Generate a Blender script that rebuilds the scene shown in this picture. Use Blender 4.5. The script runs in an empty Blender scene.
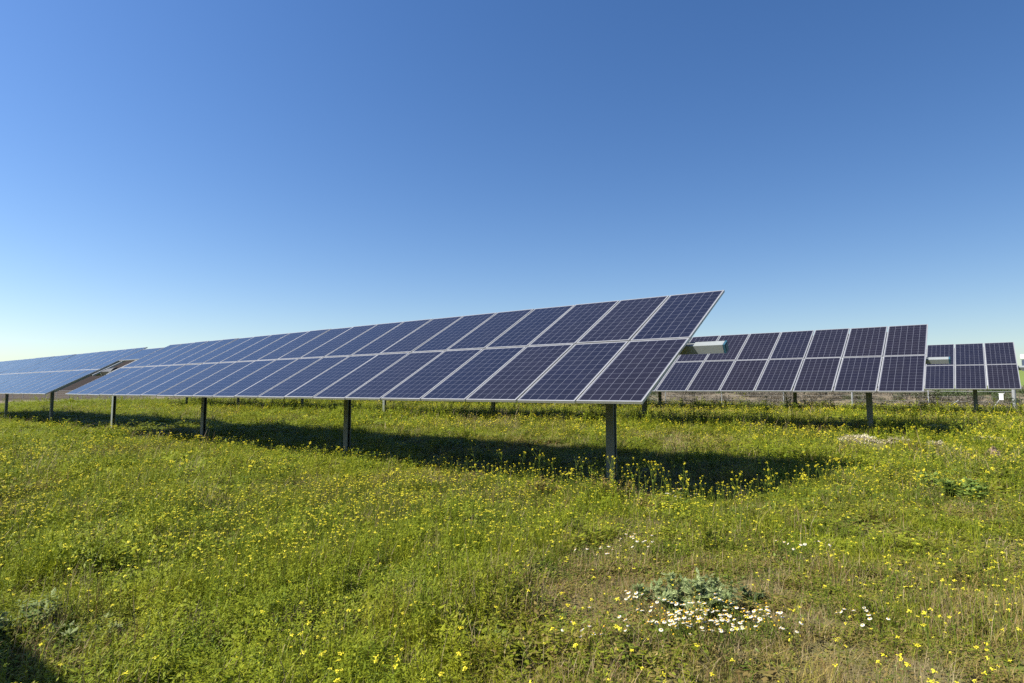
import bpy, bmesh, math, random
import numpy as np
from mathutils import Vector, Matrix

R = math.radians
rng = np.random.default_rng(7)
random.seed(7)
sc = bpy.context.scene
col = sc.collection

# ------------------------------------------------------------------ camera
cam = bpy.data.cameras.new('camera')
cam.sensor_width = 36.0
cam.lens = 606.68 / 1024 * 36
cam.clip_start = 0.05
cam.clip_end = 9000
camo = bpy.data.objects.new('camera', cam)
camo.location = (0, 0, 0)
camo.rotation_euler = (R(90 + 4.514), 0, 0)
col.objects.link(camo)
sc.camera = camo

# ------------------------------------------------------------------ sky, sun, exposure
SUN_TO = Vector((-0.955, -0.34, 0.995)).normalized()
world = bpy.data.worlds.new('World')
sc.world = world
world.use_nodes = True
nt = world.node_tree
sky = nt.nodes.new('ShaderNodeTexSky')
sky.sky_type = 'NISHITA'
sky.sun_disc = False
sky.sun_elevation = math.asin(SUN_TO.z)
sky.sun_rotation = math.atan2(SUN_TO.x, SUN_TO.y) % (2 * math.pi)
sky.altitude = 0
sky.air_density = 1.0
sky.dust_density = 0.6
sky.ozone_density = 2.5
# the clear spring sky: a little more saturated, deepening away from the sun as through clean air
gm = nt.nodes.new('ShaderNodeGamma')
gm.inputs[1].default_value = 0.86
nt.links.new(sky.outputs[0], gm.inputs[0])
hs = nt.nodes.new('ShaderNodeHueSaturation')
hs.inputs['Hue'].default_value = 0.511
hs.inputs['Saturation'].default_value = 1.36
nt.links.new(gm.outputs[0], hs.inputs['Color'])
wc = nt.nodes.new('ShaderNodeTexCoord')
dp = nt.nodes.new('ShaderNodeVectorMath'); dp.operation = 'DOT_PRODUCT'
nt.links.new(wc.outputs['Generated'], dp.inputs[0])
dp.inputs[1].default_value = (-0.925, -0.380, 0)
ma = nt.nodes.new('ShaderNodeMath'); ma.operation = 'MULTIPLY_ADD'
nt.links.new(dp.outputs['Value'], ma.inputs[0]); ma.inputs[1].default_value = .33; ma.inputs[2].default_value = 1.12
vs = nt.nodes.new('ShaderNodeVectorMath'); vs.operation = 'SCALE'
nt.links.new(hs.outputs[0], vs.inputs[0]); nt.links.new(ma.outputs[0], vs.inputs['Scale'])
nt.links.new(vs.outputs[0], nt.nodes['Background'].inputs[0])
nt.nodes['Background'].inputs[1].default_value = 0.0835
sl = bpy.data.lights.new('sun', 'SUN')
sl.energy = 5.0
sl.angle = R(0.5)
sl.color = (1.0, 0.95, 0.87)
so = bpy.data.objects.new('sun', sl)
so.rotation_euler = SUN_TO.to_track_quat('Z', 'Y').to_euler()
so.location = SUN_TO * 60
col.objects.link(so)
sc.view_settings.view_transform = 'Standard'
sc.view_settings.look = 'None'
sc.view_settings.gamma = 1
sc.view_settings.use_curve_mapping = False
sc.view_settings.exposure = 1.15
sc.render.engine = 'CYCLES'
sc.cycles.use_denoising = False
sc.cycles.max_bounces = 5
sc.cycles.diffuse_bounces = 2
sc.cycles.transmission_bounces = 2
sc.cycles.caustics_reflective = False
sc.cycles.caustics_refractive = False

# ------------------------------------------------------------------ frame of the solar field
D = np.array([-0.793584, 0.608461])      # along a row, away to the left
N = np.array([0.608461, 0.793584])       # across the rows, away from the camera
ROWS = [  # origin of the panel plane's middle line at its right end, tilt
    dict(o=(2.770, 9.383, 0.806), t=29.43),
    dict(o=(11.530, 16.850, 0.960), t=30.61),
    dict(o=(20.700, 24.820, 1.038), t=30.83),
]
F0 = np.array([10.17, 40.35])           # fence line
FD = np.array([0.8547, -0.5191])
FN = np.array([0.5191, 0.8547])


def smooth(t):
    t = np.clip(t, 0, 1)
    return t * t * (3 - 2 * t)


def wob(x, y, s, ph=0.0):
    """cheap smooth noise in about -1..1 from rotated sines"""
    a = 0.0
    for k, (c1, c2, q) in enumerate([(1.0, .31, 0.3), (-.57, .83, 1.9), (.23, -1.13, 4.1), (.91, .77, 2.6), (-1.31, .42, 5.2)]):
        a = a + np.sin((c1 * x + c2 * y) * s * (1 + .23 * k) + q + ph * (1 + k * .7))
    return a / 3.2


def gz(x, y):
    """height of the ground; the camera is at z = 0"""
    x = np.asarray(x, float); y = np.asarray(y, float)
    per = x * N[0] + y * N[1]
    z = np.interp(per, [-60, -2, 9, 14, 20.4, 32.3, 46], [-1.75, -1.60, -1.60, -1.52, -1.34, -1.23, -1.12])
    z = z + 0.025 * wob(x, y, 1.9) + 0.02 * wob(x, y, 5.1, 2.0) + .03 * wob(x, y, .6, 1.)
    s = x * FN[0] + y * FN[1] - F0 @ FN
    far = smooth(s / 3.0)
    z = z + far * (0.78 + 0.22 * wob(x, y, .45, 3.0)) * smooth((s - 2.0) / 6.0)
    r = np.hypot(x, y)
    front = smooth((s - 10) / 80.0)
    bl = np.degrees(np.arctan2(x, np.maximum(y, .01)))
    z = z + front * ((.036 + .0085 * smooth((-bl - 18) / 12) * (1 - smooth((-bl - 35.5) / 3))) * np.clip(r - 42, 0, 340) + 2.0 * smooth((r - 378) / 200)) * (1 + .10 * wob(x, y, .011, 1.0))
    z = z - front * 30 * smooth((r - 500) / 1800.0)
    return z


def at(px, py, dz=0.0):
    """the point of the ground seen at a pixel of the photograph"""
    u = (px - 512) / 606.68; v = -(py - 341.5) / 606.68
    th = R(4.514); c, s = math.cos(th), math.sin(th)
    d = np.array([u, c - v * s, s + v * c])
    k = 1.0
    for i in range(4000):
        if d[2] * k < gz(d[0] * k, d[1] * k) + dz:
            break
        k += 0.01 + k * .002
    return d[0] * k, d[1] * k


# ------------------------------------------------------------------ helpers
def link(name, mesh, parent=None, mats=()):
    o = bpy.data.objects.new(name, mesh)
    col.objects.link(o)
    if parent is not None:
        o.parent = parent
    for m in mats:
        if m.name not in [q.name for q in mesh.materials if q]:
            mesh.materials.append(m)
    return o


def tag(o, label=None, cat=None, group=None, kind=None):
    if label: o['label'] = label
    if cat: o['category'] = cat
    if group: o['group'] = group
    if kind: o['kind'] = kind
    return o


def empty(name, loc, rz=0.0):
    o = bpy.data.objects.new(name, None)
    o.empty_display_size = .2
    o.location = loc
    o.rotation_euler = (0, 0, rz)
    col.objects.link(o)
    return o


class MB:
    """collects boxes, tubes and faces into one mesh"""
    def __init__(self):
        self.v = []; self.f = []; self.m = []

    def face(self, pts, m=0):
        b = len(self.v); self.v += [tuple(p) for p in pts]
        self.f.append(tuple(range(b, b + len(pts)))); self.m.append(m)

    def box(self, c, s, m=0, M=None):
        b = len(self.v)
        for dz in (-.5, .5):
            for dx, dy in ((-.5, -.5), (.5, -.5), (.5, .5), (-.5, .5)):
                p = Vector((c[0] + dx * s[0], c[1] + dy * s[1], c[2] + dz * s[2]))
                self.v.append(tuple(M @ p) if M else tuple(p))
        for q in ((3, 2, 1, 0), (4, 5, 6, 7), (0, 1, 5, 4), (1, 2, 6, 5), (2, 3, 7, 6), (3, 0, 4, 7)):
            self.f.append(tuple(b + i for i in q)); self.m.append(m)

    def tube(self, p0, p1, r0, r1=None, n=6, m=0, cap=True):
        r1 = r0 if r1 is None else r1
        p0 = Vector(p0); p1 = Vector(p1)
        z = (p1 - p0).normalized()
        x = z.orthogonal().normalized(); y = z.cross(x)
        b = len(self.v)
        for p, r in ((p0, r0), (p1, r1)):
            for i in range(n):
                a = 2 * math.pi * i / n
                self.v.append(tuple(p + (x * math.cos(a) + y * math.sin(a)) * r))
        for i in range(n):
            j = (i + 1) % n
            self.f.append((b + i, b + j, b + n + j, b + n + i)); self.m.append(m)
        if cap:
            self.f.append(tuple(b + n + i for i in range(n))); self.m.append(m)
            self.f.append(tuple(b + n - 1 - i for i in range(n))); self.m.append(m)

    def extrude(self, prof, z0, z1, m=0):
        """closed xy outline pulled from z0 to z1"""
        b = len(self.v); n = len(prof)
        for z in (z0, z1):
            self.v += [(p[0], p[1], z) for p in prof]
        for i in range(n):
            j = (i + 1) % n
            self.f.append((b + i, b + j, b + n + j, b + n + i)); self.m.append(m)
        self.f.append(tuple(b + n + i for i in range(n))); self.m.append(m)
        self.f.append(tuple(b + n - 1 - i for i in range(n))); self.m.append(m)

    def blade(self, base, ang, h, w, bend, m=0, seg=2):
        """a grass blade: a strip that narrows and leans over"""
        ca, sa = math.cos(ang), math.sin(ang)
        b = len(self.v)
        for k in range(seg):
            t = k / seg
            ww = w * (1 - .55 * t) * .5
            off = bend * t * t
            self.v.append((base[0] + ca * off - sa * ww, base[1] + sa * off + ca * ww, base[2] + h * t))
            self.v.append((base[0] + ca * off + sa * ww, base[1] + sa * off - ca * ww, base[2] + h * t))
        self.v.append((base[0] + ca * bend, base[1] + sa * bend, base[2] + h * (1 - .25 * min(1, abs(bend) / max(h, 1e-3)))))
        for k in range(seg - 1):
            self.f.append((b + 2 * k, b + 2 * k + 1, b + 2 * k + 3, b + 2 * k + 2)); self.m.append(m)
        k = seg - 1
        self.f.append((b + 2 * k, b + 2 * k + 1, b + 2 * seg)); self.m.append(m)

    def leaf(self, p, ang, el, L, w, m=0, fold=.25):
        """a leaf: two halves folded along its midrib"""
        ce, se = math.cos(el), math.sin(el)
        ca, sa = math.cos(ang), math.sin(ang)
        d = Vector((ca * ce, sa * ce, se)); s = Vector((-sa, ca, 0)); u = d.cross(s) * -1
        p = Vector(p); mid = p + d * L * .5 ; tip = p + d * L - Vector((0, 0, L * .12))
        a = mid + s * w * .5 + u * w * fold; c = mid - s * w * .5 + u * w * fold
        self.face((p, a, tip), m); self.face((p, tip, c), m)

    def build(self, name):
        me = bpy.data.meshes.new(name)
        me.from_pydata(self.v, [], self.f)
        me.polygons.foreach_set('material_index', self.m)
        me.update()
        return me


def add_rnd(me, per=1):
    """a random number per face (runs of `per` faces share one), for colour variety"""
    n = len(me.polygons)
    a = me.attributes.new('rnd', 'FLOAT', 'FACE')
    q = np.repeat(rng.random(n // per + 1), per)[:n].astype(np.float32)
    a.data.foreach_set('value', q)


# ------------------------------------------------------------------ materials
def new_mat(name):
    m = bpy.data.materials.new(name); m.use_nodes = True
    t = m.node_tree
    return m, t, t.nodes['Principled BSDF']


def nd(t, typ, **kw):
    n = t.nodes.new(typ)
    for k, v in kw.items(): setattr(n, k, v)
    return n


def mth(t, op, a, b=None, c=None, clamp=False):
    n = t.nodes.new('ShaderNodeMath'); n.operation = op; n.use_clamp = clamp
    for i, q in enumerate((a, b, c)):
        if q is None: continue
        if isinstance(q, (int, float)): n.inputs[i].default_value = q
        else: t.links.new(q, n.inputs[i])
    return n.outputs[0]


def mixc(t, f, a, b):
    n = t.nodes.new('ShaderNodeMix'); n.data_type = 'RGBA'
    for s, q in ((n.inputs[0], f), (n.inputs[6], a), (n.inputs[7], b)):
        if isinstance(q, (int, float)): s.default_value = q
        elif isinstance(q, tuple): s.default_value = (*q, 1)
        else: t.links.new(q, s)
    return n.outputs[2]


def noise(t, scale, detail=3, rough=.55, vec=None):
    n = t.nodes.new('ShaderNodeTexNoise'); n.inputs['Scale'].default_value = scale
    n.inputs['Detail'].default_value = detail; n.inputs['Roughness'].default_value = rough
    if vec is not None: t.links.new(vec, n.inputs['Vector'])
    return n.outputs[0]


def ramp(t, f, stops):
    n = t.nodes.new('ShaderNodeValToRGB'); e = n.color_ramp.elements
    while len(e) < len(stops): e.new(.5)
    for q, (p, c) in zip(e, stops):
        q.position = p; q.color = (*c, 1)
    t.links.new(f, n.inputs[0])
    return n.outputs[0]


def metal(name, c, rough, metallic=1.0, scale=9, var=.25):
    m, t, b = new_mat(name)
    g = nd(t, 'ShaderNodeTexCoord').outputs['Object']
    f = noise(t, scale, 5, .65, g)
    c2 = tuple(q * (1 - var) for q in c)
    t.links.new(mixc(t, f, c2, c), b.inputs['Base Color'])
    b.inputs['Metallic'].default_value = metallic
    t.links.new(mth(t, 'MULTIPLY_ADD', f, .25, rough - .12), b.inputs['Roughness'])
    return m


M_frame = metal('anodised_aluminium', (.42, .42, .41), .45, .5)
M_galv = metal('galvanised_steel', (.42, .435, .44), .6, .3, 14, .25)
M_fence = metal('dull_fence_steel', (.25, .26, .26), .65, .2, 14, .25)
M_post = metal('weathered_galvanised_steel', (.16, .18, .155), .65, .2, 11, .3)
M_tube = metal('galvanised_tube', (.235, .255, .25), .6, .2, 6, .15)
M_drive = metal('dark_drive_and_cover', (.055, .055, .05), .6, 0.0)
M_cap = metal('teal_plastic', (.02, .08, .12), .5, 0.0)
M_white = metal('white_plastic', (.72, .72, .70), .5, 0.0)
M_back = metal('white_backsheet', (.55, .56, .57), .6, 0.0)


def cell_material():
    m, t, b = new_mat('solar_cells')
    uv = nd(t, 'ShaderNodeUVMap').outputs[0]
    sp = nd(t, 'ShaderNodeSeparateXYZ'); t.links.new(uv, sp.inputs[0])
    # uv: 0..6 across, 0..12 along, in cells; outside it is the white margin
    def dist(ax):
        fr = mth(t, 'FRACT', ax)
        return mth(t, 'MINIMUM', fr, mth(t, 'SUBTRACT', 1.0, fr))
    dx, dy = dist(sp.outputs[0]), dist(sp.outputs[1])
    gx = mth(t, 'LESS_THAN', dx, .021)
    gy = mth(t, 'LESS_THAN', dy, .013)
    # clipped cell corners
    gc = mth(t, 'LESS_THAN', mth(t, 'ADD', dx, dy), .05)
    line = mth(t, 'MAXIMUM', mth(t, 'MAXIMUM', gx, gy), gc)
    inx = mth(t, 'COMPARE', sp.outputs[0], 3.0, 3.0); iny = mth(t, 'COMPARE', sp.outputs[1], 6.0, 6.0)
    inside = mth(t, 'MULTIPLY', inx, iny)
    line = mth(t, 'MAXIMUM', line, mth(t, 'SUBTRACT', 1.0, inside))
    # tone of each cell and of each panel
    fl = nd(t, 'ShaderNodeVectorMath', operation='FLOOR'); t.links.new(uv, fl.inputs[0])
    oi = nd(t, 'ShaderNodeObjectInfo')
    ad = nd(t, 'ShaderNodeVectorMath', operation='ADD'); t.links.new(fl.outputs[0], ad.inputs[0])
    cb = nd(t, 'ShaderNodeCombineXYZ'); t.links.new(mth(t, 'MULTIPLY', oi.outputs['Random'], 100.), cb.inputs[0])
    t.links.new(cb.outputs[0], ad.inputs[1])
    wn = nd(t, 'ShaderNodeTexWhiteNoise', noise_dimensions='3D'); t.links.new(ad.outputs[0], wn.inputs['Vector'])
    grain = nd(t, 'ShaderNodeTexVoronoi'); grain.inputs['Scale'].default_value = 9.0
    t.links.new(uv, grain.inputs['Vector'])
    sg = nd(t, 'ShaderNodeSeparateColor'); t.links.new(grain.outputs['Color'], sg.inputs[0])
    blue = mixc(t, oi.outputs['Random'], (.0026, .0034, .0115), (.0045, .0035, .008))
    light = mixc(t, oi.outputs['Random'], (.0045, .0056, .017), (.0072, .0056, .0125))
    f = mth(t, 'ADD', mth(t, 'MULTIPLY', wn.outputs['Value'], .55), mth(t, 'MULTIPLY', sg.outputs[0], .45))
    cell = mixc(t, f, blue, light)
    colr = mixc(t, line, cell, (.105, .11, .135))
    # a film of dust
    g = nd(t, 'ShaderNodeTexCoord').outputs['Object']
    mp = nd(t, 'ShaderNodeMapping'); mp.inputs['Scale'].default_value = (9, .7, 1); t.links.new(g, mp.inputs[0])
    dust = mth(t, 'ADD', mth(t, 'MULTIPLY', noise(t, 1.7, 5, .6, g), .022), mth(t, 'MULTIPLY', noise(t, 1.5, 4, .6, mp.outputs[0]), .022))
    colr = mixc(t, dust, colr, (.34, .31, .27))
    t.links.new(colr, b.inputs['Base Color'])
    b.inputs['Roughness'].default_value = .16
    b.inputs['IOR'].default_value = 1.36
    b.inputs['Specular IOR Level'].default_value = .5
    return m


M_cell = cell_material()


def leaf_material(name, dark, light, dry=None, trans=.35, spec=.25, use_lush=True, rough=.55, patch=False):
    """foliage: colour from a per-face random, the plant's own random and how lush its spot is"""
    m, t, b = new_mat(name)
    a = nd(t, 'ShaderNodeAttribute', attribute_name='rnd').outputs['Fac']
    oi = nd(t, 'ShaderNodeObjectInfo').outputs['Random']
    f = mth(t, 'ADD', mth(t, 'MULTIPLY', a, .6), mth(t, 'MULTIPLY', oi, .4))
    c = mixc(t, f, dark, light)
    if patch:
        p = nd(t, 'ShaderNodeNewGeometry').outputs['Position']
        k1 = mth(t, 'MULTIPLY_ADD', mth(t, 'SUBTRACT', noise(t, .9, 3, .6, p), .5), 4.0, .5, clamp=True)
        c = mixc(t, mth(t, 'MULTIPLY', k1, .55), c, mixc(t, f, (.18, .19, .010), (.37, .33, .022)))
        k2 = mth(t, 'MULTIPLY_ADD', mth(t, 'SUBTRACT', noise(t, 2.3, 2, .6, p), .60), 6.0, .5, clamp=True)
        c = mixc(t, mth(t, 'MULTIPLY', k2, .8), c, mixc(t, f, (.035, .075, .008), (.09, .155, .014)))
    if patch:
        lu = nd(t, 'ShaderNodeAttribute', attribute_name='lush', attribute_type='INSTANCER').outputs['Fac']
        k3 = mth(t, 'MULTIPLY_ADD', lu, 1.5, -.95, clamp=True)
        c = mixc(t, k3, c, mixc(t, f, (.10, .155, .008), (.33, .36, .022)))
    if dry is not None:
        l = nd(t, 'ShaderNodeAttribute', attribute_name='lush', attribute_type='INSTANCER').outputs['Fac'] if use_lush else None
        pr = mth(t, 'FRACT', mth(t, 'ADD', mth(t, 'MULTIPLY', a, 7.3), mth(t, 'MULTIPLY', oi, 3.1)))
        if l is not None:
            k = mth(t, 'MULTIPLY_ADD', mth(t, 'SUBTRACT', pr, l), 2.2, .12, clamp=True)
        else:
            k = mth(t, 'GREATER_THAN', pr, .8)
        d = mixc(t, f, tuple(q * .6 for q in dry), dry)
        c = mixc(t, k, c, d)
    t.links.new(c, b.inputs['Base Color'])
    b.inputs['Roughness'].default_value = rough
    b.inputs['Specular IOR Level'].default_value = spec
    tr = nd(t, 'ShaderNodeBsdfTranslucent'); t.links.new(c, tr.inputs[0])
    mx = nd(t, 'ShaderNodeMixShader'); mx.inputs[0].default_value = trans
    t.links.new(b.outputs[0], mx.inputs[1]); t.links.new(tr.outputs[0], mx.inputs[2])
    t.links.new(mx.outputs[0], t.nodes['Material Output'].inputs[0])
    return m


M_grass = leaf_material('meadow_grass', (.08, .12, .006), (.27, .285, .018), (.32, .245, .08), .32, .12, patch=True)
M_herb = leaf_material('meadow_herb', (.055, .10, .008), (.22, .26, .024), (.27, .20, .065), .32, .15, patch=True)
M_straw = leaf_material('dead_stems', (.20, .15, .075), (.36, .28, .15), None, .2)
M_red = leaf_material('reddish_stems', (.15, .085, .035), (.23, .15, .05), None, .2)
M_yellow = leaf_material('yellow_petals', (.68, .57, .02), (.82, .74, .06), None, .25)
M_gold = leaf_material('golden_buds', (.60, .33, .015), (.70, .45, .02), None, .2)
M_petal = leaf_material('white_petals', (.46, .44, .37), (.66, .64, .57), None, .25)
M_silver = leaf_material('silvery_leaves', (.10, .145, .03), (.28, .31, .135), None, .25, .15)
M_thistle = leaf_material('thistle_leaves', (.05, .10, .014), (.34, .38, .17), None, .25, .15)
M_pale = leaf_material('pale_green_leaves', (.10, .16, .025), (.24, .31, .07), None, .35, .15)
M_stem = leaf_material('green_stems', (.07, .11, .012), (.16, .20, .03), None, .3, .1)
M_weed = leaf_material('dry_weed', (.10, .088, .062), (.235, .205, .15), None, .2)
M_bush = leaf_material('bush_leaf', (.05, .075, .022), (.11, .14, .055), None, .25)
M_pstraw = leaf_material('pale_straw', (.42, .36, .23), (.74, .67, .49), None, .2)


def ground_material():
    m, t, b = new_mat('meadow_soil')
    p = nd(t, 'ShaderNodeNewGeometry').outputs['Position']
    n1 = noise(t, .45, 4, .6, p); n2 = noise(t, 7.0, 6, .7, p); n3 = noise(t, 60., 4, .7, p)
    soil = mixc(t, n2, (.075, .055, .025), (.19, .145, .08))
    moss = mixc(t, n3, (.04, .065, .01), (.13, .155, .028))
    k = mth(t, 'MULTIPLY_ADD', mth(t, 'SUBTRACT', n1, .46), 5.0, .45, clamp=True)
    k2 = mth(t, 'MULTIPLY_ADD', mth(t, 'SUBTRACT', n2, .5), 4.0, .55, clamp=True)
    c = mixc(t, mth(t, 'MULTIPLY', mth(t, 'MAXIMUM', k, .55), mth(t, 'MAXIMUM', k2, .35)), soil, moss)
    z = nd(t, 'ShaderNodeAttribute', attribute_name='zone').outputs['Color']
    sz = nd(t, 'ShaderNodeSeparateColor'); t.links.new(z, sz.inputs[0])
    # red channel: bare bank and ploughed land; green: young crop on the far hill
    bank = mixc(t, noise(t, .35, 6, .7, p), (.085, .07, .045), (.20, .165, .115))
    c = mixc(t, sz.outputs[0], c, bank)
    crop = mixc(t, noise(t, .05, 5, .7, p), (.085, .13, .03), (.16, .20, .05))
    c = mixc(t, sz.outputs[1], c, crop)
    plough = mixc(t, noise(t, .12, 6, .7, p), (.013, .009, .007), (.036, .026, .019))
    c = mixc(t, sz.outputs[2], c, plough)
    t.links.new(c, b.inputs['Base Color'])
    b.inputs['Roughness'].default_value = .95
    b.inputs['Specular IOR Level'].default_value = .1
    bp = nd(t, 'ShaderNodeBump'); bp.inputs['Strength'].default_value = .7; bp.inputs['Distance'].default_value = .03
    t.links.new(n2, bp.inputs['Height']); t.links.new(bp.outputs[0], b.inputs['Normal'])
    return m


# ------------------------------------------------------------------ ground
def make_ground():
    rad = np.concatenate([[0.3], np.geomspace(0.6, 60, 150), np.geomspace(62, 4500, 90)])
    na = 300
    ang = np.linspace(0, 2 * np.pi, na, endpoint=False)
    rr, aa = np.meshgrid(rad, ang, indexing='ij')
    x = (rr * np.cos(aa)).ravel(); y = (rr * np.sin(aa)).ravel()
    z = gz(x, y)
    v = np.stack([x, y, z], 1)
    f = []
    for i in range(len(rad) - 1):
        for j in range(na):
            k = (j + 1) % na
            f.append((i * na + j, (i + 1) * na + j, (i + 1) * na + k, i * na + k))
    f.append(tuple(range(na)))
    me = bpy.data.meshes.new('ground')
    me.from_pydata(v.tolist(), [], f)
    me.polygons.foreach_set('use_smooth', [True] * len(me.polygons))
    s = x * FN[0] + y * FN[1] - F0 @ FN
    n = wob(x, y, .12, 1.0)
    bank = smooth((s - .5 + .8 * n) / 2.5)
    bear = np.degrees(np.arctan2(x, np.maximum(y, .01)))
    r = np.hypot(x, y)
    crop = smooth((s - 12) / 15.0) * smooth((bear - 12 + 9 * wob(x, y, .03)) / 12.0)
    at_ = me.attributes.new('zone', 'FLOAT_COLOR', 'POINT')
    plough = smooth((s - 7 + 3 * n) / 6.0) * smooth((-bear - 12) / 10.0)
    left = smooth((r - 77 - 6 * wob(x, y, .2)) / 3) * smooth((-bear - 20) / 5)
    bank = np.maximum(bank, left * (y > 0)); plough = np.maximum(plough, .75 * smooth((r - 90) / 8) * smooth((-bear - 20) / 5) * (y > 0))
    c = np.stack([bank * (1 - crop * .9), crop, plough, 1 + 0 * crop], 1).astype(np.float32)
    at_.data.foreach_set('color', c.ravel())
    me.materials.append(ground_material())
    o = link('ground', me); tag(o, kind='structure')


make_ground()

# ------------------------------------------------------------------ solar trackers
PITCH = 1.045; PW = 1.014; PL = 1.955; GAPV = .032; FR = .018; TH = .04
NCOL = 21
SEC2 = 24.08        # where the columns start again beyond the drive


def panel_mesh():
    b = MB(); w, l = PW - 2 * FR, PL - 2 * FR
    b.face([(-w / 2, -l / 2, -.003), (w / 2, -l / 2, -.003), (w / 2, l / 2, -.003), (-w / 2, l / 2, -.003)], 0)
    b.face([(-w / 2, l / 2, -.010), (w / 2, l / 2, -.010), (w / 2, -l / 2, -.010), (-w / 2, -l / 2, -.010)], 1)
    b.box((0, -.75 if False else .78, -.022), (.11, .09, .022), 2)
    me = b.build('solar_panel')
    uvl = me.uv_layers.new(name='UVMap')
    mx = .012; cw = (w - 2 * mx) / 6; cl = (l - 2 * mx) / 12
    for li in range(4):
        vx = me.vertices[me.loops[li].vertex_index].co
        uvl.data[li].uv = ((vx.x + w / 2 - mx) / cw, (vx.y + l / 2 - mx) / cl)
    for q in (M_cell, M_back, M_cap): me.materials.append(q)
    return me


def frame_mesh():
    b = MB()
    z = -TH / 2
    for s in (-1, 1):
        b.box((s * (PW / 2 - FR / 2), 0, z), (FR, PL, TH))
        b.box((0, s * (PL / 2 - FR / 2), z - .0005), (PW - 2 * FR, FR, TH - .001))
    me = b.build('frame'); me.materials.append(M_frame)
    return me


PANEL, FRAME = panel_mesh(), frame_mesh()


def rail_mesh(L):
    b = MB()
    b.box((0, 0, -TH - .003), (.075, L, .006))
    for s in (-1, 1):
        b.box((s * .0355, 0, -TH - .041), (.004, L, .07))
        b.box((s * .050, 0, -TH - .078), (.033, L, .004))
    me = b.build('mounting_rail'); me.materials.append(M_galv)
    return me


RAIL = rail_mesh(3.30)


def post_mesh(h0, h1, flip):
    """lipped channel column; web on one side, open on the other"""
    a, d, k, l = .15, .105, .006, .022     # depth along the row, width, steel, lip
    s = -1 if flip else 1
    A, B = d / 2, a / 2
    # outline in xy: web at x = +s*B, opening at x = -s*B
    pr = [(B, -A), (B, A), (-B, A), (-B, A - l), (-B + k, A - l), (-B + k, A - k), (B - k, A - k), (B - k, -A + k), (-B + k, -A + k), (-B + k, -A + l), (-B, -A + l), (-B, -A)]
    pr = [(s * x, y) for x, y in pr]
    if flip: pr = pr[::-1]
    b = MB(); b.extrude(pr, h0, h1)
    me = b.build('post'); me.materials.append(M_post)
    return me


def tracker(row, label, sections=2, posts=7, full=True, group='solar tracker rows in the field'):
    ox, oy, oz = row['o']; t = R(row['t'])
    o2 = np.array([ox, oy])
    g0 = float(gz(*(o2 + D * 1.45)))
    root = empty('solar_tracker', (ox, oy, g0), math.atan2(D[1], D[0]))
    tag(root, label, 'solar tracker', group)
    H = oz - g0
    ct, st = math.cos(t), math.sin(t)

    def put(me, name, x, v, w=0.0, parent=root, rz=0.0):
        """x along the row, v up the slope, w out of the panel plane"""
        o = link(name, me, parent)
        o.location = (x, -v * ct + w * st, H + v * st + w * ct)
        o.rotation_euler = Matrix.Rotation(-t, 4, 'X').to_euler() if not rz else (Matrix.Rotation(-t, 4, 'X') @ Matrix.Rotation(rz, 4, 'Z')).to_euler()
        return o

    starts = [0.0, SEC2][:sections]
    for s0 in starts:
        for i in range(NCOL):
            for sv in (-1, 1):
                jx, jv = random.uniform(-.004, .004), random.uniform(-.003, .003)
                p = put(PANEL, 'solar_panel', s0 + (i + .5) * PITCH + jx, sv * (PL + GAPV) / 2 + jv, random.uniform(-.003, .003), rz=math.pi if sv > 0 else 0.0)
                p.rotation_euler.x += random.gauss(0, R(.18)); p.rotation_euler.y += random.gauss(0, R(.12))
                f = link('frame', FRAME, p)
        for i in range(NCOL + 1):
            put(RAIL, 'mounting_rail', s0 + min(max(i * PITCH, .16), NCOL * PITCH - .16), 0)
    end = starts[-1] + NCOL * PITCH + .6
    wt = -(TH + .08 + .07)
    b = MB(); b.box(((end - .49) / 2, 0, 0), (end + .49, .14, .14))
    tb = b.build('torque_tube'); tb.materials.append(M_tube)
    tube = put(tb, 'torque_tube', 0, 0, wt)
    for xx, sg in ((-.49, -1), (end, 1)):
        b = MB(); b.box((0, 0, 0), (.03, .146, .146)); b.box((sg * .018, 0, 0), (.008, .10, .10))
        cm = b.build('end_cap'); cm.materials.append(M_cap)
        c = link('end_cap', cm, tube); c.location = (xx + sg * .02, 0, 0)
    for k in range(posts):
        x = 1.45 + 7.09 * k
        gx = o2 + D * x
        gl = float(gz(*gx)) - g0
        top = H + wt * ct - .06
        drive = k == 3
        me = post_mesh(gl - .3, top, k >= 4)
        p = link('post', me, root); p.location = (x, wt * st, 0)
        b = MB()
        if drive:
            b.tube((-.11, 0, 0), (.11, 0, 0), .20, n=20); b.tube((0, .05, -.22), (0, -.42, -.22), .075, n=14)
            b.box((0, .0, -.2), (.24, .2, .16)); b.box((0, 0, 0), (2.0, .27, .25), 0, Matrix.Rotation(-t, 4, 'X'))  # long box is an added dark cover, hiding the sunlit tube in the gap
            bm = b.build('slew_drive_and_cover'); bm.materials.append(M_drive)
            q = link('slew_drive_and_cover', bm, root)
        else:
            b.tube((-.03, 0, 0), (.03, 0, 0), .135, n=16); b.box((0, 0, -.13), (.12, .16, .10))
            bm = b.build('bearing'); bm.materials.append(M_galv)
            q = link('bearing', bm, root)
        q.location = (x, wt * st, H + wt * ct)
    if sections > 1:
        # the lone module laid crosswise over the drive
        p = put(PANEL, 'solar_panel', (NCOL * PITCH + SEC2) / 2, 1.24, 0, rz=math.pi / 2)
        p['label'] = 'single panel laid crosswise over the drive gap'
        link('frame', FRAME, p)
        for dx in (-.7, .7):
            b = MB(); b.box((0, .45, -TH - .032), (.05, 1.95, .06))
            rm = b.build('mounting_rail'); rm.materials.append(M_galv)
            put(rm, 'mounting_rail', (NCOL * PITCH + SEC2) / 2 + dx, 1.0)
    return root


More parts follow.
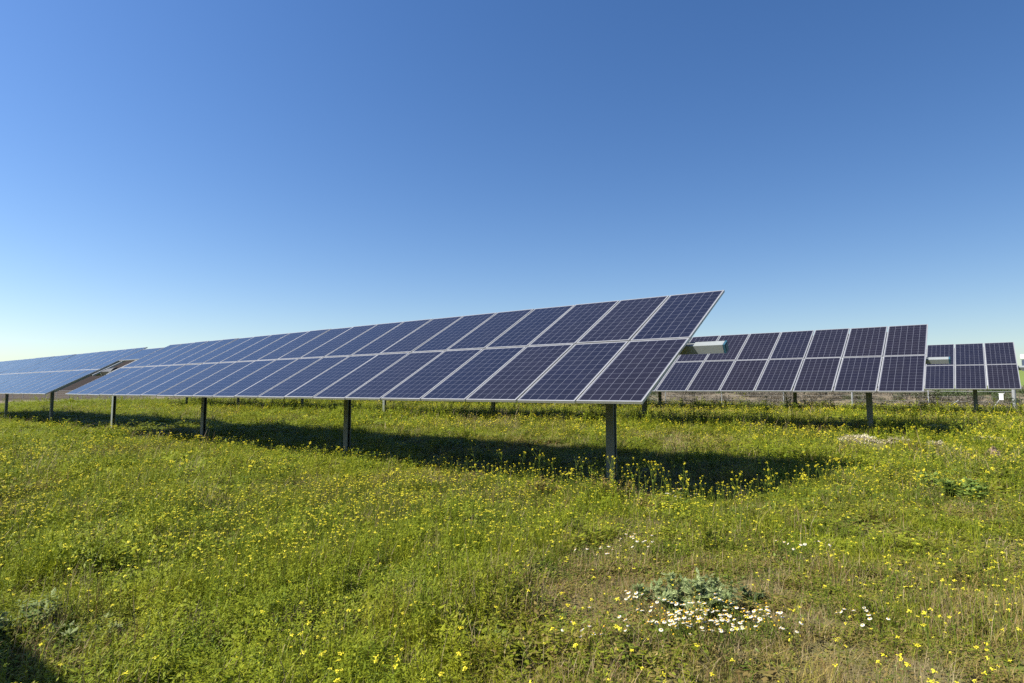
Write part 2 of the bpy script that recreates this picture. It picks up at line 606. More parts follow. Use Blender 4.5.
tracker(ROWS[0], 'nearest and largest solar tracker row, crossing from centre right to the left edge')
tracker(ROWS[1], 'second solar tracker row, behind the right end of the nearest row')
tracker(ROWS[2], 'farthest solar tracker row, its three end columns showing at the right edge', posts=5)
# the row behind the photographer: only its shadow reaches the picture, in the bottom left corner
oz = ROWS[0]['o']
ozp = D * 5.35 + N * -3.30
tracker(dict(o=(ozp[0], ozp[1], .78), t=29.4), 'solar tracker row just behind the camera, its shadow in the bottom left corner', sections=1, posts=3)

# ------------------------------------------------------------------ fence
def fence():
    a = F0 + FD * 3.6 * 5
    root = empty('wire_fence', (a[0], a[1], float(gz(*a))), math.atan2(FD[1], FD[0]))
    tag(root, 'low grey wire fence with thin posts along the far edge of the meadow', 'fence')
    base = float(gz(*a))
    tops = []
    for n in range(-30, 6):
        p = F0 + FD * 3.6 * n
        g = float(gz(*p)) - base
        strong = (n % 5 == 3) or n == 5
        b = MB()
        top = 1.12 + g
        if n == 5:
            b.tube((0, 0, g - .3), (0, 0, g + 1.2), .085, n=14); b.tube((0, 0, g + 1.2), (0, 0, g + 1.23), .085, .03, n=14)
        else:
            r = .05 if strong else .032
            b.tube((0, 0, g - .3), (0, 0, top), r, n=8); b.tube((0, 0, top), (0, 0, top + .02), r, r * .4, n=8)
        me = b.build('fence_post'); me.materials.append(M_fence)
        o = link('fence_post', me, root); o.location = (3.6 * (n - 5), 0, 0)
        tops.append((3.6 * (n - 5), g))
    for hz in (1.08, .8, .55, .3, .1):
        b = MB()
        for (x0, g0), (x1, g1) in zip(tops, tops[1:]):
            b.tube((x0, 0.0, g0 + hz), (x1, 0.0, g1 + hz), .012 if hz > 1 else .004, n=5, cap=False)
        me = b.build('fence_wire'); me.materials.append(M_fence)
        link('fence_wire', me, root)
    for sx, ex, zt in ((-1, -1.0, 1.05), (-2.3, -3.1, .62)):
        b = MB(); b.tube((-.35 if sx == -1 else sx, 0.05, zt), (ex if sx == -1 else ex, .05, .02), .022, n=8)
        me = b.build('brace'); me.materials.append(M_fence); link('brace', me, root)
    b = MB(); b.box((-.52, -.05, .82), (.17, .07, .32)); b.box((-.52, -.05, .99), (.20, .09, .03))
    me = b.build('junction_box'); me.materials.append(M_white); link('junction_box', me, root)


fence()

# ------------------------------------------------------------------ meadow
def lush_at(x, y):
    """0 dry and thin .. 1 green and thick"""
    l = .74 + .38 * wob(x, y, .55, 1.3) + .30 * wob(x, y, 1.7, .4)
    l = l + .28 * smooth((-x - .5) / 4.0) * smooth((y - 3.5) / 3)
    l = l - .32 * smooth((x + .6) / 1.8) * smooth((8.0 - y) / 4.0)
    l = l - .06 * smooth((4.6 - y) / 1.5)
    return np.clip(l, .05, 1.0)


def yellow_at(x, y):
    per = x * N[0] + y * N[1]
    w = .12 + .75 * np.clip(wob(x, y, .5, 4.4) + .15, 0, 1) + .75 * np.clip(wob(x, y, 1.4, 2.2) - .05, 0, 1)
    w = w * (1 - .35 * smooth((x - .5) / 2) * smooth((9 - y) / 4))
    w = w + .38 * smooth((x - 5.5) / 2.5) * smooth((y - 9.5) / 2)        # thick mustard on the right, beyond the end of the row
    w = w + .35 * smooth((per - 14) / 4)
    w = w + .4 * smooth((-x + .3) / 1.5) * smooth((y - 4.2) / 2) * smooth((9 - y) / 2)
    al = x * D[0] + y * D[1]
    w = w * (1 - .85 * smooth((per - 7.9) / .5) * smooth((14.0 - per) / .6) * smooth((al - 1.2) / 1.0))
    return w


# --- clump sources live in a collection that is not in the scene
def clump_coll(name, meshes):
    c = bpy.data.collections.new(name)
    for i, me in enumerate(meshes):
        o = bpy.data.objects.new('%s_%02d' % (name, i), me)
        c.objects.link(o)
    return c


def disc(r):
    a = random.uniform(0, 2 * math.pi); q = r * math.sqrt(random.random())
    return q * math.cos(a), q * math.sin(a)


def grass_clump(n, r, h0, h1, w, mat):
    b = MB()
    for i in range(n):
        x, y = disc(r)
        h = random.uniform(h0, h1)
        b.blade((x, y, -.01), random.uniform(0, 6.283), h, w * random.uniform(.6, 1.3), h * random.uniform(.1, .85))
    me = b.build('c'); add_rnd(me, 2); me.materials.append(mat)
    return me


def herb_clump(n, r, h1, L, mat):
    b = MB()
    for i in range(n):
        x, y = disc(r)
        z = random.uniform(.01, h1)
        b.leaf((x, y, z), random.uniform(0, 6.283), random.uniform(-.2, .9), L * random.uniform(.5, 1.3), L * random.uniform(.25, .55))
    for i in range(n // 6):
        x, y = disc(r); b.blade((x, y, -.01), random.uniform(0, 6.28), h1 * random.uniform(.7, 1.1), .003, h1 * random.uniform(0, .3))
    me = b.build('c'); add_rnd(me, 2); me.materials.append(mat)
    return me


def feather_clump(n, r, h0, h1, mat):
    """upright stems set with thin leaves"""
    b = MB()
    for i in range(n):
        x, y = disc(r); h = random.uniform(h0, h1); a = random.uniform(0, 6.28); bend = h * random.uniform(.05, .35)
        b.blade((x, y, -.01), a, h, .006, bend)
        for k in range(int(h / .016)):
            t = random.uniform(.12, .97)
            p = (x + math.cos(a) * bend * t * t, y + math.sin(a) * bend * t * t, h * t)
            b.leaf(p, random.uniform(0, 6.28), random.uniform(.0, 1.0), random.uniform(.025, .055) * (1.2 - .6 * t), random.uniform(.006, .014))
    me = b.build('c'); add_rnd(me, 2); me.materials.append(mat)
    return me


SRC = clump_coll('meadow_source', [
    grass_clump(42, .13, .05, .15, .0045, M_grass),       # 0-3 blades
    grass_clump(42, .13, .06, .19, .0045, M_grass),
    grass_clump(36, .12, .04, .12, .0050, M_grass),
    grass_clump(30, .12, .10, .26, .0045, M_grass),
    herb_clump(70, .13, .07, .030, M_herb),                # 4-6 low leaves
    herb_clump(60, .14, .10, .038, M_herb),
    herb_clump(80, .12, .05, .022, M_herb),
    feather_clump(7, .11, .10, .26, M_herb),               # 7-8 taller herbs
    feather_clump(8, .13, .14, .34, M_grass),
    grass_clump(22, .13, .05, .22, .0030, M_straw),        # 9 dead blades
    grass_clump(18, .12, .06, .20, .0032, M_red),          # 10 reddish stems
    herb_clump(26, .14, .03, .060, M_pale),                # 11 broad pale leaves
    herb_clump(34, .15, .13, .075, M_herb),                # 12 broad green leaves
])


def scatter(name, pts, rot, scl, idx, lush, coll, label=None, cat=None):
    me = bpy.data.meshes.new(name)
    me.from_pydata(pts.tolist(), [], [])
    for nm, ty, ar in (('rot', 'FLOAT_VECTOR', rot), ('scl', 'FLOAT_VECTOR', scl), ('idx', 'INT', idx), ('lush', 'FLOAT', lush)):
        a = me.attributes.new(nm, ty, 'POINT')
        a.data.foreach_set('vector' if ty == 'FLOAT_VECTOR' else 'value', np.ascontiguousarray(ar, np.int32 if ty == 'INT' else np.float32).ravel())
    o = link(name, me)
    tag(o, label, cat, None, 'stuff')
    g = bpy.data.node_groups.new(name, 'GeometryNodeTree')
    g.interface.new_socket('Geometry', in_out='INPUT', socket_type='NodeSocketGeometry')
    g.interface.new_socket('Geometry', in_out='OUTPUT', socket_type='NodeSocketGeometry')
    gi = g.nodes.new('NodeGroupInput'); go = g.nodes.new('NodeGroupOutput')
    ci = g.nodes.new('GeometryNodeCollectionInfo'); ci.inputs[0].default_value = coll
    ci.inputs['Separate Children'].default_value = True; ci.inputs['Reset Children'].default_value = True
    ip = g.nodes.new('GeometryNodeInstanceOnPoints'); ip.inputs['Pick Instance'].default_value = True

    def na(nm, ty):
        q = g.nodes.new('GeometryNodeInputNamedAttribute'); q.data_type = ty; q.inputs[0].default_value = nm
        return q.outputs['Attribute']
    e = g.nodes.new('FunctionNodeEulerToRotation')
    g.links.new(gi.outputs[0], ip.inputs['Points']); g.links.new(ci.outputs[0], ip.inputs['Instance'])
    g.links.new(na('idx', 'INT'), ip.inputs['Instance Index'])
    g.links.new(na('rot', 'FLOAT_VECTOR'), e.inputs[0]); g.links.new(e.outputs[0], ip.inputs['Rotation'])
    g.links.new(na('scl', 'FLOAT_VECTOR'), ip.inputs['Scale'])
    g.links.new(ip.outputs[0], go.inputs[0])
    md = o.modifiers.new('scatter', 'NODES'); md.node_group = g
    return o


def wedge(r0, r1, dens, mx=2.0, side=1.0):
    """random points of the meadow in front of the camera between two distances"""
    A0, A1 = R(-47), R(46)
    n = int(dens * (A1 - A0) / 2 * (r1 * r1 - r0 * r0))
    r = np.sqrt(rng.uniform(r0 * r0, r1 * r1, n)); a = rng.uniform(A0, A1, n)
    x, y = r * np.sin(a), r * np.cos(a) - .0
    x = x + np.sign(a) * 0
    s = x * FN[0] + y * FN[1] - F0 @ FN
    k = (s < 1.5) & ((np.hypot(x, y) < 77 + 6 * wob(x, y, .2)) | (np.degrees(np.arctan2(x, y)) > -24))
    return x[k], y[k]


HEAPS = [((858, 443), .50, .32), ((897, 444), .30, .14), ((938, 431), .34, .2), ((990, 444), .36, .14), ((936, 447), .16, .12)]


def meadow():
    X, Y, S, Z = [], [], [], []
    for r0, r1, dens, sc_, wd in ((1.6, 6.5, 260, .95, 1.0), (6.5, 12, 120, 1.05, 1.25), (12, 22, 42, 1.3, 1.7), (22, 60, 15, 1.6, 2.4), (60, 100, 4, 1.9, 3.2)):
        x, y = wedge(r0, r1, dens)
        X.append(x); Y.append(y); S.append(np.full(len(x), sc_)); Z.append(np.full(len(x), wd))
    # a margin outside the view, on both sides and behind
    n = 9000
    x = rng.uniform(-9, 9, n); y = rng.uniform(-5, 8, n); k = np.abs(x) > np.maximum(y, 0) * 1.03 + .1
    X.append(x[k]); Y.append(y[k]); S.append(np.full(k.sum(), 1.3)); Z.append(np.full(k.sum(), 1.3))
    x, y, s, wd = map(np.concatenate, (X, Y, S, Z))
    l = lush_at(x, y)
    # thin spots: drop many clumps where it is dry
    keep = rng.random(len(x)) < np.clip(.45 + .7 * l, 0, 1)
    x, y, s, l, wd = x[keep], y[keep], s[keep], l[keep], wd[keep]
    for (px, py), hx, hy in HEAPS:
        cx, cy = at(px, py)
        k = (np.abs(x - cx - (y - cy) * .1) > hx * 1.1) | (y - cy > hy + .2) | (y - cy < -hy * 1.5 - 1.3)
        x, y, s, l, wd = x[k], y[k], s[k], l[k], wd[k]
    n = len(x)
    per = x * N[0] + y * N[1]
    # knee-high growth in strips under the rows where nobody mows
    strip = 0 * per + .8 * np.exp(-((per - 20.2) / 1.6) ** 2) + .8 * np.exp(-((per - 32) / 2.) ** 2)
    l = np.clip(l + .25 * strip, 0, 1)
    tuft_ = 1.3 * np.clip(wob(x, y, 2.0, 5.) - .25, 0, 1) + np.clip(wob(x, y, 4.3, 2.) - .3, 0, 1)
    h = (.42 + .48 * l + .75 * tuft_) * s
    h = np.maximum(h, .35) * (1 + .6 * strip) * (1 - .35 * np.exp(-((per - 10.5) / 3.5) ** 2)) * (1 - .15 * smooth((x - .5) / 2) * smooth((9 - y) / 3))
    sx = s * wd * rng.uniform(.85, 1.2, n)
    u = rng.random(n)
    p_dry = .05 + .20 * (1 - l); p_red = .02 + .14 * (1 - l); p_pale = .012 + .05 * (wob(x, y, 1.1, 7.) > .3)
    p_broad = .015 + .13 * (wob(x, y, 1.5, 11.) > .42)
    p_herb = .14 + .62 * smooth((wob(x, y, 1.3, 3.3) + .5 * wob(x, y, 3.1, .7) + .35) / .8); p_fe = .07 + .10 * l * (wob(x, y, .8, .9) > .1) + .25 * strip
    idx = np.empty(n, int)
    c0 = p_dry; c1 = c0 + p_red; c2 = c1 + p_pale; c3 = c2 + p_herb; c4 = c3 + p_fe
    idx[:] = rng.integers(0, 4, n)
    c5 = c4 + p_broad
    idx[u < c5] = 12
    idx[u < c4] = rng.integers(7, 9, (u < c4).sum())
    idx[u < c3] = rng.integers(4, 7, (u < c3).sum())
    idx[u < c2] = 11; idx[u < c1] = 10; idx[u < c0] = 9
    h = h * np.where((idx == 9) | (idx == 10), rng.uniform(.8, 1.9, n), 1.0) * np.where(wd > 3, .6, 1)
    z = gz(x, y)
    scl = np.stack([sx, sx, h * rng.uniform(.75, 1.25, n)], 1)
    rot = np.stack([rng.normal(0, .1, n), rng.normal(0, .1, n), rng.uniform(0, 6.283, n)], 1)
    scatter('grass', np.stack([x, y, z], 1), rot, scl, idx, l, SRC)


meadow()


# --- yellow wildflowers
def flower_mesh(h, hr, npet, lean, mats, nleaf=3, fl=.5):
    b = MB()
    a = random.uniform(0, 6.28)
    top = (math.cos(a) * lean, math.sin(a) * lean, h)
    b.tube((0, 0, -.03), (top[0] * .4, top[1] * .4, h * .55), .0016, .0014, 4, 1, False)
    b.tube((top[0] * .4, top[1] * .4, h * .55), top, .0014, .001, 4, 1, False)
    for i in range(nleaf):
        t = random.uniform(.1, .7)
        b.leaf((top[0] * t * .7, top[1] * t * .7, h * t), random.uniform(0, 6.28), random.uniform(0, .8), random.uniform(.02, .045), .010, 1)
    for i in range(npet):
        d = Vector((random.gauss(0, 1), random.gauss(0, 1), random.gauss(.15, .8))).normalized() * hr * random.uniform(.35, 1)
        d.z *= fl
        p = Vector(top) + d
        b.leaf(p, random.uniform(0, 6.28), random.uniform(-.6, .6), hr * random.uniform(.6, 1.1), hr * random.uniform(.5, .9), 0)
    me = b.build('wildflower'); add_rnd(me, 2)
    for m in mats: me.materials.append(m)
    return me


def stalk_mesh(h, nh, hr, mats, nl=9):
    """a branching mustard stalk with a flower cluster on each branch"""
    b = MB()
    a0 = random.uniform(0, 6.28)
    P = [Vector((math.cos(a0) * .12 * h * t * t, math.sin(a0) * .12 * h * t * t, h * t)) for t in (0, .3, .6, .85, 1)]
    P[0].z = -.05
    for p, q, r in zip(P, P[1:], (.004, .0034, .0028, .002)): b.tube(p, q, r, r * .8, 5, 1, False)
    tips = [P[-1]]
    for k in range(nh - 1):
        t = random.uniform(.45, .9); i = min(3, int(t * 4)); s = P[0].lerp(P[-1], t)
        s = Vector((math.cos(a0) * .12 * h * t * t, math.sin(a0) * .12 * h * t * t, h * t))
        a = random.uniform(0, 6.28); L = h * random.uniform(.12, .3)
        e = s + Vector((math.cos(a) * L * .5, math.sin(a) * L * .5, L * .85))
        b.tube(s, e, .0025, .0015, 4, 1, False); tips.append(e)
    for k in range(nl):
        t = random.uniform(.03, .75)
        s = Vector((math.cos(a0) * .12 * h * t * t, math.sin(a0) * .12 * h * t * t, h * t))
        L = .10 * (1 - t) + .03
        b.leaf(s, random.uniform(0, 6.28), random.uniform(-.1, .8), L * random.uniform(.7, 1.2), L * .32, 1)
    for e in tips:
        for i in range(26):
            d = Vector((random.gauss(0, 1), random.gauss(0, 1), random.gauss(0, .9))).normalized() * hr * random.uniform(.3, 1)
            b.leaf(e + d, random.uniform(0, 6.28), random.uniform(-.6, .6), hr * random.uniform(.5, .8), hr * random.uniform(.4, .7), 0)
        for i in range(5):
            b.leaf(e - Vector((0, 0, random.uniform(.02, .09))), random.uniform(0, 6.28), .7, .035, .005, 1)
    me = b.build('mustard_plant'); add_rnd(me, 2)
    for m in mats: me.materials.append(m)
    return me


YM = [M_yellow, M_stem]
FLW = [flower_mesh(random.uniform(.14, .28), random.uniform(.008, .0135), random.randint(10, 20), random.uniform(.01, .05), YM) for i in range(7)]
FAR = [flower_mesh(random.uniform(.18, .30), random.uniform(.0075, .0115), 10, .03, YM, 0) for i in range(3)]
STK = [stalk_mesh(random.uniform(.42, .62), random.randint(3, 7), random.uniform(.011, .016), YM) for i in range(6)]
SML = [stalk_mesh(random.uniform(.24, .34), random.randint(2, 4), random.uniform(.016, .022), YM, 8) for i in range(3)]


def wildflowers():
    # nearest 290 as things of their own
    x, y = wedge(2.45, 7.2, 60)
    w = yellow_at(x, y)
    k = rng.random(len(x)) < w * .75 + .22
    x, y = x[k], y[k]
    r = np.hypot(x, y); o = np.argsort(r)
    inview = np.abs(x[o]) < y[o] * .86
    o = o[inview]
    near = o[:290]
    rl = r[near].max()
    for i in near:
        ob = link('wildflower', FLW[random.randrange(len(FLW))])
        s = random.choice((.55, .65, .75, .85, .9, 1.0, 1.1))
        ob.location = (x[i], y[i], float(gz(x[i], y[i])))
        ob.rotation_euler = (random.gauss(0, .12), random.gauss(0, .12), random.uniform(0, 6.28))
        ob.scale = (s, s, random.uniform(.75, 1.15))
        tag(ob, 'small yellow wildflower on a thin stem in the grass nearest the camera', 'flower', 'yellow wildflowers in the near grass')
    X, Y, I, S = [], [], [], []
    for r0, r1, dens in ((rl, 9, 200), (9, 14, 190), (14, 24, 110), (24, 50, 40)):
        fx, fy = wedge(r0, r1, dens)
        kk = rng.random(len(fx)) < yellow_at(fx, fy) * .6 + (.07 if r1 <= 14 else 0)
        fx, fy = fx[kk], fy[kk]
        for (px, py), hx, hy in HEAPS:
            cx, cy = at(px, py)
            k = (np.abs(fx - cx - (fy - cy) * .1) > hx) | (fy - cy > hy) | (fy - cy < -hy * 1.5 - 2.0)
            fx, fy = fx[k], fy[k]
        X.append(fx); Y.append(fy)
        S.append(np.full(len(fx), {9: 1.25, 14: 1.2, 24: 1.15, 50: 1.4}[r1]))
        big = rng.random(len(fx)) < (0 if r1 <= 9 else .03 if r1 <= 14 else .10)
        I.append(np.where(big, rng.integers(3, 6, len(fx)), rng.integers(0, 3, len(fx))))
    x, y, s, idx = map(np.concatenate, (X, Y, S, I))
    n = len(x)
    per = x * N[0] + y * N[1]
    s = s * rng.uniform(.7, 1.25, n)
    scatter('yellow_flowers', np.stack([x, y, gz(x, y)], 1),
            np.stack([rng.normal(0, .12, n), rng.normal(0, .12, n), rng.uniform(0, 6.28, n)], 1),
            np.stack([s, s, np.minimum(s, 1.3)], 1), idx, np.ones(n), clump_coll('flower_source', FAR + SML))


wildflowers()


def mustard():
    spots = [(636, 487), (652, 488), (645, 490), (626, 486), (631, 492), (610, 478), (600, 475), (618, 486), (667, 494), (661, 492), (682, 498), (688, 500),
             (720, 504), (729, 505), (740, 507), (701, 500), (778, 500), (772, 503), (766, 500), (748, 503), (802, 497), (806, 498), (812, 498), (826, 490),
             (540, 472), (553, 474), (566, 474), (578, 476), (592, 477), (520, 470), (500, 466), (478, 462), (452, 458), (430, 452), (405, 450), (392, 448),
             (640, 484), (656, 496), (673, 497), (586, 478), (530, 474), (842, 488), (855, 486), (365, 444), (350, 441), (415, 449), (465, 460), (380, 446)]
    for i, (px, py) in enumerate(spots):
        x, y = at(px, py + 17)
        ob = link('mustard_plant', STK[i % len(STK)])
        s = random.uniform(.8, 1.3)
        ob.location = (x, y, float(gz(x, y)))
        ob.rotation_euler = (random.gauss(0, .07), random.gauss(0, .07), random.uniform(0, 6.28))
        ob.scale = (s * .95, s * .95, s)
        tag(ob, 'tall yellow mustard plant standing out against the shadow of the nearest solar row', 'flower', 'mustard plants along the shadow edge')


mustard()


# --- white daisies
def daisy_mesh(bud=False):
    b = MB()
    h = random.uniform(.14, .21); a = random.uniform(0, 6.28); ln = random.uniform(0, .03)
    t = Vector((math.cos(a) * ln, math.sin(a) * ln, h))
    b.tube((0, 0, -.03), t, .0016, .0012, 4, 1, False)
    for k in range(5): b.leaf((0, 0, h * random.uniform(.1, .7)), random.uniform(0, 6.28), .6, .03, .006, 1)
    r = .0118
    if not bud:
        n = 13
        for k in range(n):
            q = 2 * math.pi * k / n
            d = Vector((math.cos(q), math.sin(q), 0)); s = Vector((-math.sin(q), math.cos(q), 0))
            b.face([t + d * .003 - s * .0022, t + d * r - s * .0034 - Vector((0, 0, .002)), t + d * (r + .0015) - Vector((0, 0, .003)), t + d * r + s * .0034 - Vector((0, 0, .002)), t + d * .003 + s * .0022], 0)
    rc = .0055
    for k in range(8):
        q0, q1 = 2 * math.pi * k / 8, 2 * math.pi * (k + 1) / 8
        p0 = t + Vector((math.cos(q0), math.sin(q0), .1)) * rc; p1 = t + Vector((math.cos(q1), math.sin(q1), .1)) * rc
        m0 = t + Vector((math.cos(q0) * .6, math.sin(q0) * .6, .75)) * rc; m1 = t + Vector((math.cos(q1) * .6, math.sin(q1) * .6, .75)) * rc
        b.face([p0, p1, m1, m0], 2); b.face([m0, m1, t + Vector((0, 0, rc))], 2)
    me = b.build('daisy'); add_rnd(me, 1)
    for m in (M_petal, M_stem, M_gold): me.materials.append(m)
    return me


DAI = [daisy_mesh() for i in range(5)]
BUD = [daisy_mesh(True) for i in range(3)]


def daisies():
    patches = [  # centre, half extent in pixels, number, share of unopened heads, label, group
        ((705, 629), (60, 14), 230, .42, 'small white daisy in the dense patch below the silvery thistle', 'daisies in the dense patch'),
        ((778, 629), (22, 9), 26, .05, 'white daisy in the bright knot at the right end of the daisy patch', 'daisies in the bright knot'),
        ((645, 604), (18, 8), 16, .15, 'white daisy in the loose group left of the silvery thistle', 'daisies left of the thistle'),
        ((636, 543), (20, 6), 22, .05, 'white daisy in the small group up the slope from the silvery thistle', 'daisies up the slope'),
        ((600, 556), (16, 7), 9, .1, 'white daisy scattered left of the small upper daisy group', 'daisies scattered left'),
        ((803, 547), (18, 5), 13, .05, 'white daisy in the small group in the grass right of centre', 'daisies right of centre'),
        ((868, 622), (26, 12), 11, .1, 'white daisy scattered right of the daisy patch', 'daisies scattered right'),
        ((585, 640), (30, 12), 10, .1, 'white daisy scattered left of the daisy patch', 'daisies low left'),
        ((682, 495), (14, 2.5), 16, .0, 'white daisy in the group at the edge of the panel shadow', 'daisies at the shadow edge'),
    ]
    for (cx, cy), (rx, ry), n, bs, lab, grp in patches:
        for i in range(n):
            a = random.uniform(0, 6.28); q = min(1.25, 1.1 * math.sqrt(random.random()) * random.uniform(.8, 1.2))
            x, y = at(cx + math.cos(a) * rx * q, cy + 13 + math.sin(a) * ry * q)
            bud = random.random() < bs
            ob = link('daisy', random.choice(BUD if bud else DAI))
            s = random.uniform(.8, 1.15) * (1.25 if cy < 520 else 1.0)
            ob.location = (x, y, float(gz(x, y)))
            ob.rotation_euler = (random.gauss(-.1, .25), random.gauss(-.25, .25), random.uniform(0, .5))
            ob.scale = (s, s, s * random.uniform(.8, 1.1))
            tag(ob, lab if not bud else lab.replace('white daisy', 'unopened golden daisy head').replace('small unopened', 'unopened'), 'flower', grp if not bud else 'unopened heads, ' + grp)


daisies()


# --- single weeds and marks in the meadow
def weed(px, py, r, h, n, L, w, mat, name, label, cat='weed', up=.35, spiky=False):
    x, y = at(px, py)
    b = MB()
    ns = max(3, n // 28)
    for k in range(ns):
        ax, ay = disc(r * .8)
        hh = h * (1 - .6 * (math.hypot(ax, ay) / r) ** 2) * random.uniform(.7, 1.1)
        b.tube((ax * .5, ay * .5, -.05), (ax, ay, hh * .9), .004, .002, 5, 0, False)
        for i in range(n // ns):
            t = random.uniform(.12, 1.0)
            p = (ax * (.5 + .5 * t), ay * (.5 + .5 * t), hh * t)
            a = random.uniform(0, 6.283); e = random.uniform(up - .5, up + .5)
            l = L * random.uniform(.55, 1.15) * (1.15 - .5 * t)
            b.leaf(p, a, e, l, w * l / L)
            if spiky:
                for q in (.35, .6, .8):
                    c = Vector(p) + Vector((math.cos(a) * math.cos(e), math.sin(a) * math.cos(e), math.sin(e))) * l * q
                    for sg in (-1, 1): b.leaf(c, a + sg * .9, e + .2, l * .32 * (1.2 - q), l * .10)
    me = b.build(name); add_rnd(me, 2)
    me.materials.append(mat)
    o = link(name, me); o.location = (x, y, float(gz(x, y)))
    tag(o, label, cat)


weed(694, 612, .42, .26, 900, .10, .040, M_thistle, 'thistle', 'dense silvery thistle clump above the white daisy patch', 'thistle', .4, True)
weed(648, 600, .14, .12, 100, .08, .035, M_thistle, 'thistle', 'small dark green thistle at the left foot of the silvery clump', 'thistle', .4, True)
weed(752, 604, .13, .13, 90, .08, .035, M_bush, 'leafy_weed', 'small bluish green weed at the right foot of the silvery thistle clump', 'weed')
weed(88, 640, .26, .12, 150, .10, .045, M_silver, 'leafy_weed', 'silvery broad leaved weed beside the dark corner shadow', 'weed')
weed(22, 640, .30, .30, 260, .10, .045, M_silver, 'leafy_weed', 'taller silver leaved weed half inside the dark corner shadow', 'weed')
weed(482, 645, .17, .08, 120, .10, .040, M_pale, 'leafy_weed', 'pale green low weed near the bottom centre of the meadow', 'weed', .25)
weed(965, 499, .50, .30, 300, .17, .085, M_pale, 'leafy_weed', 'wide pale green leafy weed with broad leaves at the right of the meadow', 'weed', .3)
weed(930, 486, .32, .26, 160, .15, .075, M_pale, 'leafy_weed', 'smaller broad leaved weed just left of the wide one at right', 'weed', .3)
weed(28, 497, .40, .26, 320, .07, .030, M_herb, 'leafy_weed', 'dense dark green herb tuft near the left edge of the meadow', 'weed')
weed(604, 500, .60, .42, 640, .10, .040, M_herb, 'leafy_weed', 'tall bushy leafy weed at the foot of the nearest tracker post', 'weed', .4)
weed(540, 496, .50, .30, 420, .09, .035, M_herb, 'leafy_weed', 'bushy green weed left of the nearest tracker post', 'weed', .4)
weed(650, 512, .40, .28, 320, .09, .035, M_herb, 'leafy_weed', 'bushy green weed right of the nearest tracker post', 'weed', .4)
weed(345, 452, .55, .30, 300, .09, .035, M_herb, 'leafy_weed', 'green weed tuft at the foot of the second post of the nearest row', 'weed', .4)
weed(460, 668, .10, .08, 60, .09, .035, M_pale, 'leafy_weed', 'little pale rosette at the bottom edge of the meadow', 'weed', .2)


def straw_heap(px, py, rx, ry, h, label):
    x, y = at(px, py)
    b = MB()
    for i in range(int(700 * rx)):
        ax, ay = disc(1.0)
        hh = h * max(0, 1 - ax * ax - ay * ay)
        b.blade((ax * rx, ay * ry, hh * random.uniform(.4, 1) - .01), random.uniform(0, 6.28), random.uniform(.03, .16), .022, random.uniform(-.2, .2))
        b.leaf((ax * rx, ay * ry, hh + .02), random.uniform(0, 6.28), random.uniform(-.3, .4), random.uniform(.10, .28), .03)
    me = b.build('straw_heap'); add_rnd(me, 2); me.materials.append(M_pstraw)
    o = link('straw_heap', me); o.location = (x, y, float(gz(x, y))); o.rotation_euler.z = R(-20)
    tag(o, label, 'straw')


for ((px, py), hx, hy), hh, lab in zip(HEAPS, (.17, .11, .15, .13, .10), (
        'largest pale straw heap, in front of the end post of the second row',
        'thin pale straw streak right of the largest straw heap',
        'pale straw patch in the mustard between second and third row',
        'pale straw patch at the right edge in front of the dark growth',
        'small pale straw tuft beside the dark growth at right')):
    straw_heap(px, py, hx, hy, hh, lab)


def earth_mound(px, py, r, h, label):
    x, y = at(px, py)
    b = MB(); nr, na = 6, 18
    for i in range(nr + 1):
        for j in range(na):
            a = 2 * math.pi * j / na; q = r * i / nr * (1 + .2 * math.sin(3 * a + 1) + random.uniform(-.06, .06))
            b.v.append((q * math.cos(a), q * math.sin(a), h * (1 - (i / nr) ** 1.5) * random.uniform(.85, 1.1) - .03))
    for i in range(nr):
        for j in range(na):
            k = (j + 1) % na
            b.f.append((i * na + j, (i + 1) * na + j, (i + 1) * na + k, i * na + k)); b.m.append(0)
    me = b.build('earth_mound')
    m, t, bs = new_mat('loose_earth'); g = nd(t, 'ShaderNodeTexCoord').outputs['Object']
    t.links.new(mixc(t, noise(t, 14, 5, .7, g), (.09, .06, .04), (.19, .13, .085)), bs.inputs['Base Color']); bs.inputs['Roughness'].default_value = .95
    me.materials.append(m)
    o = link('earth_mound', me); o.location = (x, y, float(gz(x, y)))
    tag(o, label, 'mound')


earth_mound(994, 458, .22, .26, 'small brown earth mound in the mustard near the right edge')


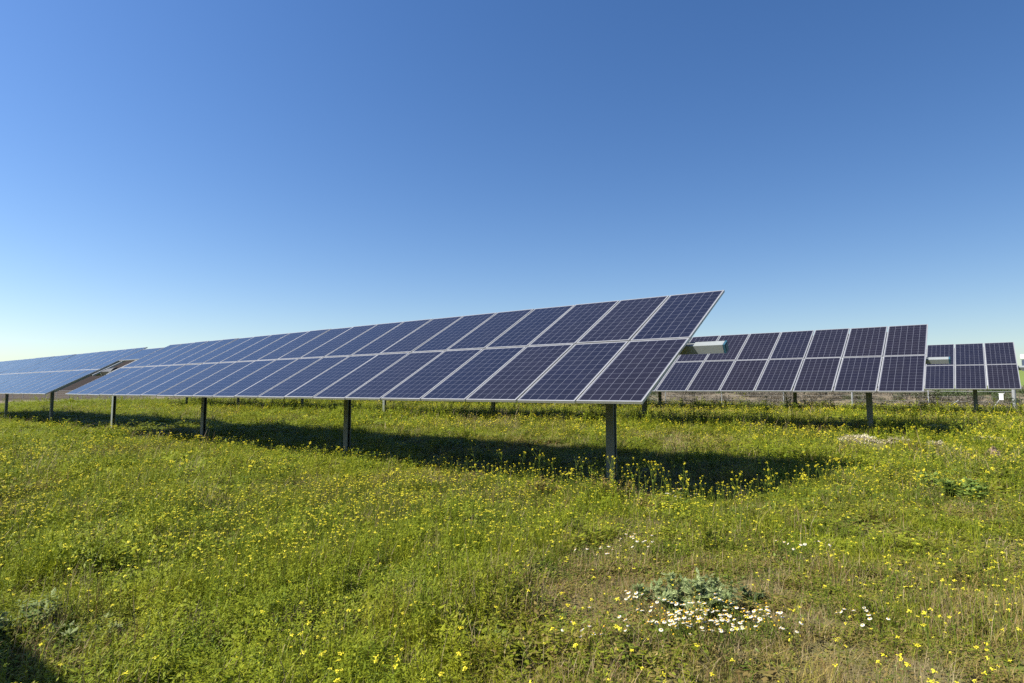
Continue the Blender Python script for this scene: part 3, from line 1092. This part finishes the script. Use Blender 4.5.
# --- dry growth on the bank beyond the fence, and a wood on the far hill
def tuft(n, r, h, mat, L=.12):
    b = MB()
    for i in range(n):
        x, y = disc(r); hh = h * random.uniform(.4, 1)
        b.blade((x, y, -.05), random.uniform(0, 6.28), hh, .02, hh * random.uniform(.05, .5))
        for k in range(4): b.leaf((x, y, hh * random.uniform(.3, 1)), random.uniform(0, 6.28), random.uniform(0, 1), L * random.uniform(.6, 1.2), L * .3)
    me = b.build('c'); add_rnd(me, 5); me.materials.append(mat)
    return me


def bank():
    n = 9000
    t = rng.uniform(-75, 34, n); s = rng.uniform(.6, 20, n)
    x = F0[0] + FD[0] * t + FN[0] * s; y = F0[1] + FD[1] * t + FN[1] * s
    q = wob(x, y, .5, 2.0)
    k = rng.random(n) < np.clip(.55 + .5 * q, .1, 1)
    x, y, q, s = x[k], y[k], q[k], s[k]; n = len(x)
    bear = np.degrees(np.arctan2(x, y))
    green = (wob(x, y, .33, 6.1) + rng.normal(0, .25, n) > .30) & (bear > -25)
    idx = np.where(green, 2, rng.integers(0, 2, n))
    sc_ = rng.uniform(.5, 1.25, n) * np.where(bear < -20, .35, 1.0) * (1 + .4 * np.clip(wob(x, y, .8, 9.), 0, 1))
    scatter('dry_weeds', np.stack([x, y, gz(x, y)], 1), np.stack([0 * x, 0 * x, rng.uniform(0, 6.28, n)], 1), np.stack([sc_ * 1.3, sc_ * 1.3, sc_], 1), idx, np.ones(n),
            clump_coll('bank_source', [tuft(26, .35, .5, M_weed), tuft(22, .4, .36, M_weed), tuft(34, .4, .42, M_bush)]))


bank()


def cabin():
    x, y = 96.2, 110.5
    g = float(gz(x, y))
    root = empty('transformer_cabin', (x, y, g), R(-38))
    tag(root, 'dark blue cabin with a pale flat roof on the far slope at the right edge', 'cabin')
    h = 5.6 - g
    b = MB(); b.box((0, 0, h / 2 - .3), (5.0, 3.0, h + .2))
    m, t, bs = new_mat('dark_blue_sheet'); bs.inputs['Base Color'].default_value = (.035, .05, .09, 1); bs.inputs['Roughness'].default_value = .5
    me = b.build('wall'); me.materials.append(m); link('wall', me, root)
    b = MB(); b.box((0, 0, h + .4), (5.4, 3.4, .8))
    me = b.build('roof'); me.materials.append(M_white); link('roof', me, root)
    b = MB(); b.box((-1, -1.53, 1.05), (1.0, .05, 2.1))
    me = b.build('door'); me.materials.append(M_post); link('door', me, root)


cabin()
